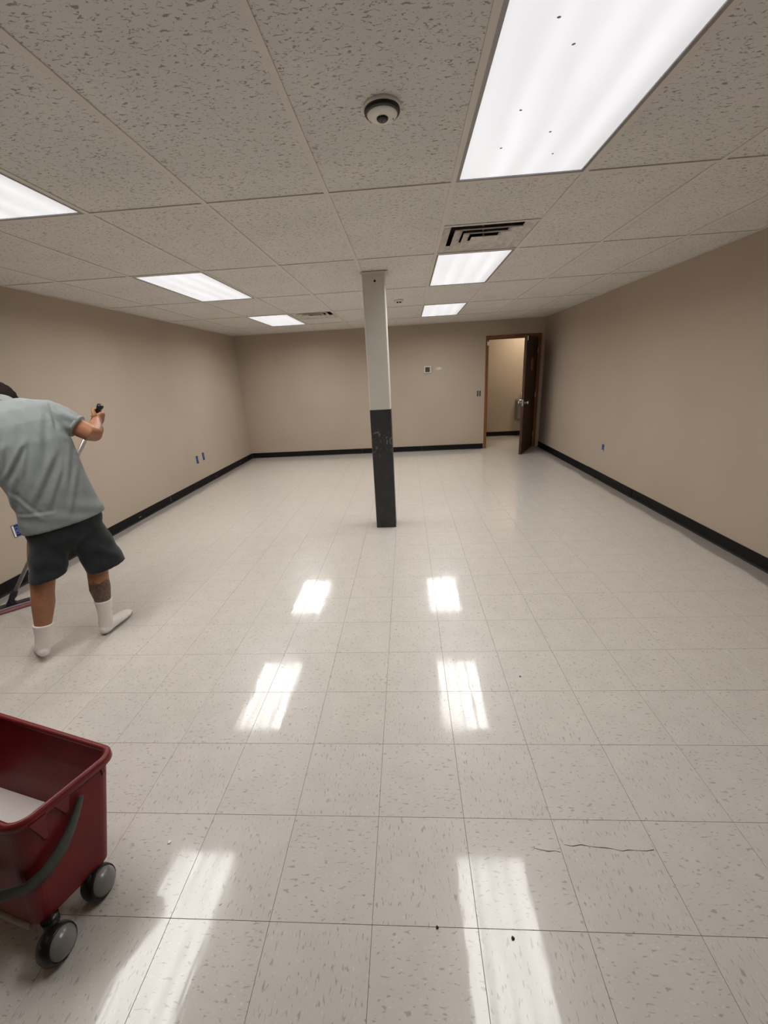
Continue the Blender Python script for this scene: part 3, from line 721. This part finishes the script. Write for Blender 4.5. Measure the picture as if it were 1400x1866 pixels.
def caster(x, y, wx, wy):
    """swivel caster under (x, y) with its ball wheel at (wx, wy); the hood covers the wheel's left half"""
    cst = empty('caster', (x, y, 0)); cst.parent = bk; R = 0.045
    cz = Vector((wx-x, wy-y, R))
    bm = bmesh.new(); tube_bm(bm, [(0, 0, ZB+0.006), (0, 0, 0.066)], [0.022, 0.020], 20)
    tube_bm(bm, [(0, 0, 0.074), cz*0.5+Vector((0, 0, 0.044)), cz+Vector((-0.006, -0.014, 0.030))], [0.018, 0.020, 0.018], 14, ref=(0, 1, 0.2), round_ends=True)
    obj('swivel_stem', done(bm, 'swivel_stem', True), 'black_plastic', cst)
    bm = bmesh.new(); sphere_bm(bm, (0, 0, 0), (R, R, R), 32); obj('wheel', done(bm, 'wheel', True), 'wheel_grey', cst, cz)
    bm = bmesh.new(); sphere_bm(bm, (0, 0, 0), (R+0.0025, R+0.0025, R+0.0025), 36)
    for co_, no_ in (((0.024, 0.004, 0), (0.93, 0.20, 0.25)), ((0, 0, -0.036), (0, 0, -1)), ((-0.030, 0, 0), (-0.8, -0.1, -0.6))):
        bmesh.ops.bisect_plane(bm, geom=bm.verts[:]+bm.edges[:]+bm.faces[:], plane_co=co_, plane_no=no_, clear_outer=True)
    bmesh.ops.solidify(bm, geom=bm.faces[:], thickness=0.0015)
    obj('hood', done(bm, 'hood', True), 'black_plastic', cst, cz)
for a_ in ((-0.018, -0.116, 0.028, -0.142), (-0.012, 0.022, 0.009, 0.004), (-0.50, -0.105, -0.53, -0.12), (-0.48, 0.030, -0.50, 0.01)): caster(*a_)
# liquid in the bucket
bm = bmesh.new(); loft_bm(bm, [bring(0.07, 0.0045, bz(0.07)), bring(0.31, 0.0045, bz(0.31))])
lq = obj('floor_finish', done(bm, 'floor_finish'), 'finish_liquid', None, bk.location, (0, 0, rzb)); tag(lq, 'milky white liquid standing in the red mop bucket', 'liquid')

# ================================================================== FLOOR BITS
def blob(name, x, y, r, mat, label, cat, flat=0.35, sx=1.0):
    bm = bmesh.new(); sphere_bm(bm, (0, 0, r*flat*0.6), (r*sx, r, r*flat), 14)
    for v_ in bm.verts: v_.co *= 1 + 0.12*math.sin(v_.co.x*900+v_.co.y*700)
    o = obj(name, done(bm, name, True), mat, None, (x, y, 0.0003), (0, 0, x*9)); tag(o, label, cat); return o
blob('wax_drip', -0.881, 0.930, 0.0060, 'wax_white', 'white drip on the floor just right of the bucket', 'drip')
blob('wax_drip', -0.622, 0.763, 0.0042, 'wax_white', 'tiny pale drip at the border of the light reflection near the bucket', 'drip')
blob('wax_drip', -0.935, 1.934, 0.0055, 'wax_white', 'white drip on the floor between the man and the middle reflections', 'drip')
blob('wax_drip', -0.537, 1.537, 0.0055, 'wax_white', 'white drip just right of the left middle light reflection', 'drip')
blob('crumb', 0.038, 0.723, 0.0040, 'crumb_dark', 'dark crumb on a tile joint left of the near right reflection', 'crumb', 0.7)
blob('crumb', 0.247, 0.705, 0.0045, 'crumb_dark', 'dark crumb lying inside the near right reflection', 'crumb', 0.7)
blob('crumb', 0.538, 1.739, 0.0040, 'crumb_dark', 'lone dark speck on the floor past the right middle reflection', 'crumb', 0.7)

# ================================================================== FLAT MOP
PO = Vector((-2.08, 2.10, 0)); PA = math.radians(43.5)
ER = Vector((math.cos(PA), math.sin(PA), 0)); EF = Vector((-math.sin(PA), math.cos(PA), 0))
def W(s, d, z): return PO + ER*s + EF*d + Vector((0, 0, z))
mop_base = Vector((-2.995, 2.500, 0.060)); mop_top = W(0.415, 0.246, 1.415)
mp_ = tag(empty('flat_mop', (mop_base.x, mop_base.y, 0)), 'flat floor mop with silver pole and black grip held by the man', 'mop')
P0 = Vector((mop_base.x, mop_base.y, 0))
ax_ = (mop_top-mop_base).normalized()
obj('pole', tube('pole', [mop_base+ax_*0.07-P0, mop_top-ax_*0.10-P0], [0.0125, 0.0125], 20), 'pole_metal', mp_)
obj('pole_collar', tube('pole_collar', [mop_base+ax_*0.70-P0, mop_base+ax_*0.78-P0], [0.0160, 0.0155], 20), 'black_plastic', mp_)
obj('grip', tube('grip', [mop_top-ax_*0.145-P0, mop_top-ax_*0.13-P0, mop_top-ax_*0.05-P0, mop_top-ax_*0.02-P0, mop_top+ax_*0.004-P0, mop_top+ax_*0.012-P0], [0.014, 0.0165, 0.0165, 0.0150, 0.0195, 0.0150], 20), 'black_plastic', mp_)
obj('swivel_joint', tube('swivel_joint', [(0, 0, 0.030), (0, 0, 0.052), mop_base+ax_*0.025-P0, mop_base+ax_*0.06-P0, mop_base+ax_*0.11-P0], [0.026, 0.022, 0.017, 0.022, 0.016], 16), 'violet_plastic', mp_)
mdir = math.radians(45)
bm = bmesh.new(); box_bm(bm, -0.22, 0.22, -0.045, 0.045, 0.022, 0.031, 0.003)
plate = obj('head_plate', done(bm, 'head_plate'), 'mop_frame', mp_, (0, 0, 0), (0, 0, mdir))
bm = bmesh.new(); box_bm(bm, -0.105, 0.105, -0.030, 0.030, 0.031, 0.038, 0.002); box_bm(bm, -0.03, 0.03, -0.022, 0.022, 0.038, 0.050, 0.004)
obj('mount_block', done(bm, 'mount_block'), 'violet_plastic', plate)
bm = bmesh.new(); box_bm(bm, -0.235, 0.235, -0.062, 0.062, 0.001, 0.021, 0.007, 3)
obj('mop_pad', done(bm, 'mop_pad', True), 'mop_pad', mp_, (0, 0, 0), (0, 0, mdir))

# ================================================================== PERSON
person = tag(empty('person', PO, PA), 'man in grey polo and dark shorts mopping, seen from behind, leaning', 'person')
def remesh(bm, name, voxel, smooth=6):
    me = done(bm, name); o = bpy.data.objects.new(name+'_tmp', me); C.objects.link(o)
    md = o.modifiers.new('r', 'REMESH'); md.mode = 'VOXEL'; md.voxel_size = voxel
    ms_ = o.modifiers.new('s', 'SMOOTH'); ms_.factor = 0.5; ms_.iterations = smooth
    bpy.context.view_layer.update()
    dg = bpy.context.evaluated_depsgraph_get()
    res = bpy.data.meshes.new_from_object(o.evaluated_get(dg)); res.name = name
    bpy.data.objects.remove(o); bpy.data.meshes.remove(me)
    for p in res.polygons: p.use_smooth = True
    return res
# pole in the person's local frame
def loc(v): v = Vector(v)-PO; return Vector((v.dot(ER), v.dot(EF), v.z))
pt_, pb_ = loc(mop_top), loc(mop_base); pa = (pt_-pb_).normalized()
def pole_at(z): return pb_ + (pt_-pb_)*((z-pb_.z)/(pt_.z-pb_.z))
def hand(bm, c, palm_dir, wrist, flip=1, K=1.18):
    """closed hand round the pole at c; palm_dir points from pole to the palm; fingers wrap round the far side"""
    e1 = (palm_dir - pa*palm_dir.dot(pa)).normalized(); e2 = pa.cross(e1)*flip
    P = lambda phi, r, a: c + (e1*math.cos(phi)+e2*math.sin(phi))*r*(1+(K-1)*0.5) + pa*a*K
    # palm slab
    tube_bm(bm, [P(0, 0.032, 0.040), P(0, 0.034, 0.015), P(0, 0.034, -0.015), P(0.0, 0.032, -0.038)], [(0.024, 0.016), (0.031, 0.019), (0.031, 0.019), (0.025, 0.016)], 14, ref=tuple(e2), round_ends=True)
    for k, (a, ln) in enumerate(((0.034, 1.0), (0.012, 1.08), (-0.011, 1.0), (-0.033, 0.85))):
        ph = [0.45, 1.05, 1.65, 2.25, 2.9*ln if ln < 1 else 3.0]
        tube_bm(bm, [P(q, 0.0300 if i in (1, 3) else 0.0275, a+0.002*i) for i, q in enumerate(ph)], [0.0112, 0.0115, 0.0106, 0.0098, 0.0086], 10, ref=tuple(pa), round_ends=True)
    tube_bm(bm, [P(-0.5, 0.034, 0.005), P(-0.95, 0.036, 0.030), P(-1.6, 0.031, 0.046), P(-2.3, 0.027, 0.050)], [0.017, 0.0145, 0.0122, 0.0100], 10, ref=tuple(pa), round_ends=True)
    tube_bm(bm, [wrist, (wrist+P(0, 0.036, 0))*0.5, P(0, 0.036, 0)], [(0.028, 0.022), (0.029, 0.021), (0.026, 0.018)], 14, ref=tuple(pa))
bm = bmesh.new(); V = Vector
# legs
HR = [(0.130, 0.025, 0.80), (0.142, 0.020, 0.60), (0.148, 0.022, 0.455), (0.136, 0.008, 0.375), (0.130, 0.002, 0.320), (0.126, 0.004, 0.235), (0.112, 0.012, 0.120), (0.106, 0.018, 0.07)]
tube_bm(bm, HR, [0.090, 0.078, 0.058, 0.056, 0.058, 0.044, 0.034, 0.036], 20, ref=(1, 0, 0))
HL = [(-0.015, 0.025, 0.80), (-0.075, 0.02, 0.62), (-0.120, 0.008, 0.47), (-0.138, -0.010, 0.40), (-0.150, -0.022, 0.345), (-0.178, -0.034, 0.24), (-0.204, -0.036, 0.14), (-0.214, -0.030, 0.095)]
tube_bm(bm, HL, [0.090, 0.078, 0.060, 0.056, 0.057, 0.044, 0.034, 0.036], 20, ref=(1, 0, 0))
# feet (inside the socks)
FR = [(0.092, 0.004, 0.034), (0.125, 0.045, 0.036), (0.165, 0.092, 0.028), (0.215, 0.145, 0.020), (0.232, 0.162, 0.018)]
FL = [(-0.222, -0.052, 0.062), (-0.226, 0.000, 0.058), (-0.233, 0.070, 0.040), (-0.240, 0.135, 0.024), (-0.243, 0.160, 0.020)]
tube_bm(bm, FR, [(0.026, 0.026), (0.032, 0.030), (0.038, 0.024), (0.036, 0.016), (0.024, 0.013)], 16, ref=(0.7, -0.7, 0), round_ends=True)
tube_bm(bm, FL, [(0.026, 0.026), (0.032, 0.030), (0.038, 0.024), (0.036, 0.016), (0.024, 0.013)], 16, ref=(1, 0, 0), round_ends=True)
# trunk
def ring_chain(data, seg=28):
    rings = []
    for (c, hw, hd_, tilt, fwd) in data:
        c = V(c); u = V((math.cos(tilt), 0, math.sin(tilt))); v = V((0, math.cos(fwd), math.sin(fwd)))
        pts = []
        for k in range(seg):
            a = 2*math.pi*k/seg; ca, sa = math.cos(a), math.sin(a)
            ca = math.copysign(abs(ca)**0.85, ca); sa = math.copysign(abs(sa)**0.85, sa)
            pts.append(c + u*hw*ca + v*hd_*sa)
        rings.append(pts)
    return rings
loft_bm(bm, ring_chain([((0.06, 0.02, 0.72), 0.13, 0.09, 0.05, 0), ((0.062, 0.012, 0.82), 0.165, 0.11, 0.08, 0), ((0.05, 0.02, 1.0), 0.150, 0.105, 0.10, 0), ((0.005, 0.06, 1.23), 0.178, 0.108, 0.12, -0.1), ((-0.025, 0.09, 1.37), 0.165, 0.09, 0.12, -0.2), ((-0.04, 0.11, 1.43), 0.10, 0.065, 0.1, -0.3)]))
# neck and head, bowed forward
tube_bm(bm, [(-0.045, 0.115, 1.38), (-0.050, 0.165, 1.445), (-0.048, 0.225, 1.475)], [0.062, 0.054, 0.056], 18)
HC = V((-0.046, 0.268, 1.482))
sphere_bm(bm, HC, (0.074, 0.098, 0.090), 28, rx=-0.7)
sphere_bm(bm, HC+V((0, 0.055, -0.062)), (0.058, 0.066, 0.072), 24, rx=-0.7)
sphere_bm(bm, HC+V((0, 0.100, -0.090)), (0.034, 0.030, 0.030), 16)
tube_bm(bm, [HC+V((0, 0.088, -0.012)), HC+V((0, 0.112, -0.036)), HC+V((0, 0.120, -0.044))], [0.008, 0.013, 0.013], 10, round_ends=True)
for k in (-1, 1):
    sphere_bm(bm, HC+V((0.076*k, 0.004, -0.028)), (0.009, 0.020, 0.030), 14, rx=-0.6)
    tube_bm(bm, [HC+V((0.012*k, 0.094, 0.006)), HC+V((0.045*k, 0.080, 0.008))], [0.008, 0.007], 8, round_ends=True)
tube_bm(bm, [HC+V((-0.020, 0.108, -0.072)), HC+V((0, 0.116, -0.071)), HC+V((0.020, 0.108, -0.072))], [0.005, 0.008, 0.005], 8, round_ends=True)
# right arm
gR = pole_at(1.345); wr = V((0.366, 0.172, 1.328))
tube_bm(bm, [(0.10, 0.10, 1.415), (0.18, 0.078, 1.372), (0.255, 0.048, 1.318), (0.304, 0.030, 1.276), (0.320, 0.047, 1.270), (0.342, 0.10, 1.292), wr], [0.062, 0.058, 0.053, 0.049, 0.050, 0.046, (0.031, 0.026)], 18, ref=(0, 0, 1), round_ends=True)
hand(bm, gR, V((0.55, -0.83, 0)), wr, 1)
# left arm
gL = pole_at(0.86); wl = gL + V((-0.075, -0.075, 0.045))
tube_bm(bm, [(-0.17, 0.12, 1.37), (-0.215, 0.18, 1.30), (-0.195, 0.235, 1.18), (-0.165, 0.275, 1.08), (-0.10, 0.36, 1.0), wl], [0.060, 0.058, 0.050, 0.045, 0.041, (0.030, 0.026)], 18, ref=(0, 1, 0), round_ends=True)
hand(bm, gL, V((-0.6, -0.75, 0)), wl, -1)
obj('body', remesh(bm, 'body', 0.0042, 4), 'skin', person)
for k in (-1, 1):
    bm = bmesh.new(); sphere_bm(bm, HC+V((0.030*k, 0.088, -0.012)), (0.010, 0.008, 0.007), 14)
    obj('eye', done(bm, 'eye', True), 'eye_white', person)
# hair: short crop over the crown, back and sides
bm = bmesh.new(); sphere_bm(bm, HC+V((0, -0.006, 0.006)), (0.082, 0.106, 0.096), 40, rx=-0.7)
bmesh.ops.bisect_plane(bm, geom=bm.verts[:]+bm.edges[:]+bm.faces[:], plane_co=HC+V((0, 0.062, 0.0)), plane_no=V((0, 0.75, -0.45)), clear_outer=True)
bmesh.ops.bisect_plane(bm, geom=bm.verts[:]+bm.edges[:]+bm.faces[:], plane_co=HC+V((0, 0.0, -0.060)), plane_no=V((0, 0.2, -1)), clear_outer=True)
bmesh.ops.holes_fill(bm, edges=bm.edges[:])
bmesh.ops.subdivide_edges(bm, edges=bm.edges[:], cuts=1, use_grid_fill=True)
for v_ in bm.verts:
    dd = (v_.co-HC).normalized(); v_.co += dd*0.004*math.sin(v_.co.x*230+v_.co.z*170)*math.sin(v_.co.y*260)
obj('hair', done(bm, 'hair', True), 'hair_dark', person)
# shirt
bm = bmesh.new()
loft_bm(bm, ring_chain([((0.066, -0.004, 0.795), 0.208, 0.138, 0.13, 0), ((0.064, -0.002, 0.83), 0.205, 0.136, 0.13, 0), ((0.056, 0.010, 0.92), 0.192, 0.132, 0.12, 0), ((0.046, 0.020, 1.02), 0.188, 0.130, 0.12, 0), ((0.024, 0.040, 1.14), 0.200, 0.131, 0.12, -0.05), ((0.004, 0.058, 1.25), 0.212, 0.130, 0.12, -0.1), ((-0.012, 0.078, 1.34), 0.206, 0.118, 0.14, -0.2), ((-0.022, 0.096, 1.405), 0.180, 0.096, 0.16, -0.3), ((-0.030, 0.112, 1.445), 0.150, 0.072, 0.18, -0.35), ((-0.040, 0.124, 1.470), 0.105, 0.055, 0.16, -0.4)]))
tube_bm(bm, [(0.075, 0.102, 1.412), (0.140, 0.092, 1.405), (0.200, 0.070, 1.365), (0.252, 0.050, 1.322)], [0.074, 0.076, 0.070, 0.066], 24, ref=(0, 0, 1))
tube_bm(bm, [(-0.14, 0.105, 1.37), (-0.205, 0.165, 1.31), (-0.196, 0.232, 1.19), (-0.176, 0.262, 1.115)], [0.078, 0.076, 0.068, 0.066], 24, ref=(0, 1, 0))
shirt = remesh(bm, 'shirt', 0.0060, 8)
n = len(shirt.vertices); co = np.empty(n*3, np.float32); shirt.vertices.foreach_get('co', co); co = co.reshape(-1, 3)
no = np.empty(n*3, np.float32); shirt.vertices.foreach_get('normal', no); no = no.reshape(-1, 3)
s_, d_, z_ = co[:, 0], co[:, 1], co[:, 2]
FOLDS = [((-0.012, 1.259), (-0.119, 1.102), 0.011, 0.012), ((0.007, 1.264), (-0.056, 1.089), 0.007, 0.011), ((0.103, 1.187), (-0.042, 0.956), 0.009, 0.016), ((0.108, 1.093), (0.018, 0.922), 0.006, 0.012),
         ((-0.086, 1.261), (-0.128, 1.139), 0.008, 0.012), ((0.184, 1.079), (0.091, 0.854), 0.005, 0.014), ((-0.085, 1.095), (-0.147, 0.909), 0.008, 0.014), ((0.106, 1.408), (0.040, 1.179), 0.006, 0.018),
         ((0.148, 1.465), (0.143, 1.335), 0.008, 0.010), ((-0.126, 1.014), (-0.033, 0.867), 0.006, 0.011), ((-0.120, 0.882), (0.029, 0.880), 0.004, 0.010), ((0.19, 1.22), (0.12, 1.02), 0.005, 0.014), ((-0.02, 1.36), (-0.05, 1.20), 0.004, 0.016)]
fold = np.zeros(n)
for (sa, za), (sb, zb_), am, wd in FOLDS:      # each fold is a ridge with a valley on its right
    ux, uz = sb-sa, zb_-za; L2 = ux*ux+uz*uz
    tt = ((s_-sa)*ux+(z_-za)*uz)/L2; tc = np.clip(tt, 0, 1)
    px_, pz_ = s_-(sa+tc*ux), z_-(za+tc*uz)
    side = (px_*uz-pz_*ux)/math.sqrt(L2); end = np.exp(-(np.maximum(0, np.abs(tt-0.5)-0.35)/0.22)**2)
    fold += 0.7*am*end*(np.exp(-(side/wd)**2) - 0.9*np.exp(-((side+wd*1.5)/wd)**2))
fold *= np.clip((0.09-d_)/0.05, 0, 1)
cross = 0.0025*np.sin(z_*60 + s_*28)*np.clip((0.98-z_)/0.12, 0, 1)*np.clip((z_-0.8)/0.05, 0, 1)
sl = np.clip((s_-0.17)/0.04, 0, 1)*np.clip((z_-1.24)/0.03, 0, 1)
slv = 0.004*np.sin((s_*0.55+z_*0.83)*95+d_*30)*sl
co = co + no*((fold*(1-sl) + cross + slv)[:, None])
shirt.vertices.foreach_set('co', co.astype(np.float32).ravel()); shirt.update()
obj('shirt', shirt, 'shirt_knit', person)
bm = bmesh.new(); cc = V((-0.052, 0.150, 1.462)); tilt = Matrix.Rotation(-0.75, 3, 'X')
rg = []
for rr, zz in ((0.078, -0.026), (0.074, 0.010), (0.071, 0.020), (0.066, 0.020), (0.066, -0.02)):
    rg.append([cc + tilt @ V((rr*math.cos(2*math.pi*k/32)*1.02, rr*math.sin(2*math.pi*k/32)*0.95, zz)) for k in range(32)])
loft_bm(bm, rg, False); obj('collar', done(bm, 'collar', True), 'shirt_knit', person)
bm = bmesh.new(); tube_bm(bm, [(0.246, 0.0525, 1.327), (0.258, 0.047, 1.317)], [0.0675, 0.0675], 28, ref=(0, 0, 1)); obj('sleeve_cuff', done(bm, 'sleeve_cuff', True), 'shirt_knit', person)
# shorts
bm = bmesh.new()
loft_bm(bm, ring_chain([((0.050, 0.004, 0.635), 0.105, 0.095, 0.06, 0), ((0.058, 0.002, 0.70), 0.175, 0.125, 0.08, 0), ((0.062, 0.000, 0.77), 0.192, 0.128, 0.10, 0), ((0.063, 0.0, 0.83), 0.186, 0.122, 0.12, 0), ((0.060, 0.004, 0.89), 0.172, 0.115, 0.12, 0)]))
loft_bm(bm, ring_chain([((0.130, 0.005, 0.76), 0.105, 0.112, 0.08, 0), ((0.158, 0.000, 0.64), 0.108, 0.110, 0.10, 0), ((0.182, -0.002, 0.54), 0.108, 0.106, 0.13, 0), ((0.196, -0.004, 0.462), 0.109, 0.104, 0.17, 0)], 24))
loft_bm(bm, ring_chain([((0.000, 0.005, 0.76), 0.110, 0.112, 0.04, 0), ((-0.040, 0.000, 0.65), 0.102, 0.108, 0.03, 0), ((-0.070, -0.004, 0.56), 0.096, 0.104, 0.06, 0), ((-0.090, -0.008, 0.490), 0.094, 0.100, 0.10, 0)], 24))
sh = remesh(bm, 'shorts', 0.0075, 4)
n = len(sh.vertices); co = np.empty(n*3, np.float32); sh.vertices.foreach_get('co', co); co = co.reshape(-1, 3); no = np.empty(n*3, np.float32); sh.vertices.foreach_get('normal', no); no = no.reshape(-1, 3)
wv = 0.004*np.sin(co[:, 2]*48+co[:, 0]*26+np.sin(co[:, 0]*30)) * np.clip((0.72-co[:, 2])/0.1, 0, 1)*np.clip((co[:, 2]-0.5)/0.05, 0, 1)
co = co+no*wv[:, None]; sh.vertices.foreach_set('co', co.astype(np.float32).ravel()); sh.update()
obj('shorts', sh, 'shorts_fabric', person)
# socks
def sock(chain, foot, rad, frad, fref):
    bm = bmesh.new()
    tube_bm(bm, chain, rad, 20, ref=(1, 0, 0))
    tube_bm(bm, foot, frad, 18, ref=fref, round_ends=True)
    obj('sock', remesh(bm, 'sock', 0.004, 5), 'sock_cotton', person)
sock([(0.1260, 0.004, 0.242), (0.1245, 0.005, 0.215), (0.119, 0.008, 0.165), (0.112, 0.012, 0.115), (0.104, 0.018, 0.06), (0.104, 0.020, 0.04)], FR, [0.050, 0.047, 0.041, 0.040, 0.042, 0.036],
     [(0.035, 0.034), (0.042, 0.037), (0.052, 0.034), (0.052, 0.027), (0.042, 0.022)], (0.7, -0.7, 0))
sock([(-0.183, -0.0345, 0.225), (-0.187, -0.035, 0.205), (-0.196, -0.036, 0.165), (-0.206, -0.036, 0.12), (-0.216, -0.034, 0.085), (-0.220, -0.028, 0.066)], FL, [0.052, 0.048, 0.042, 0.041, 0.043, 0.036],
     [(0.033, 0.032), (0.039, 0.035), (0.045, 0.028), (0.043, 0.0205), (0.031, 0.0185)], (1, 0, 0))
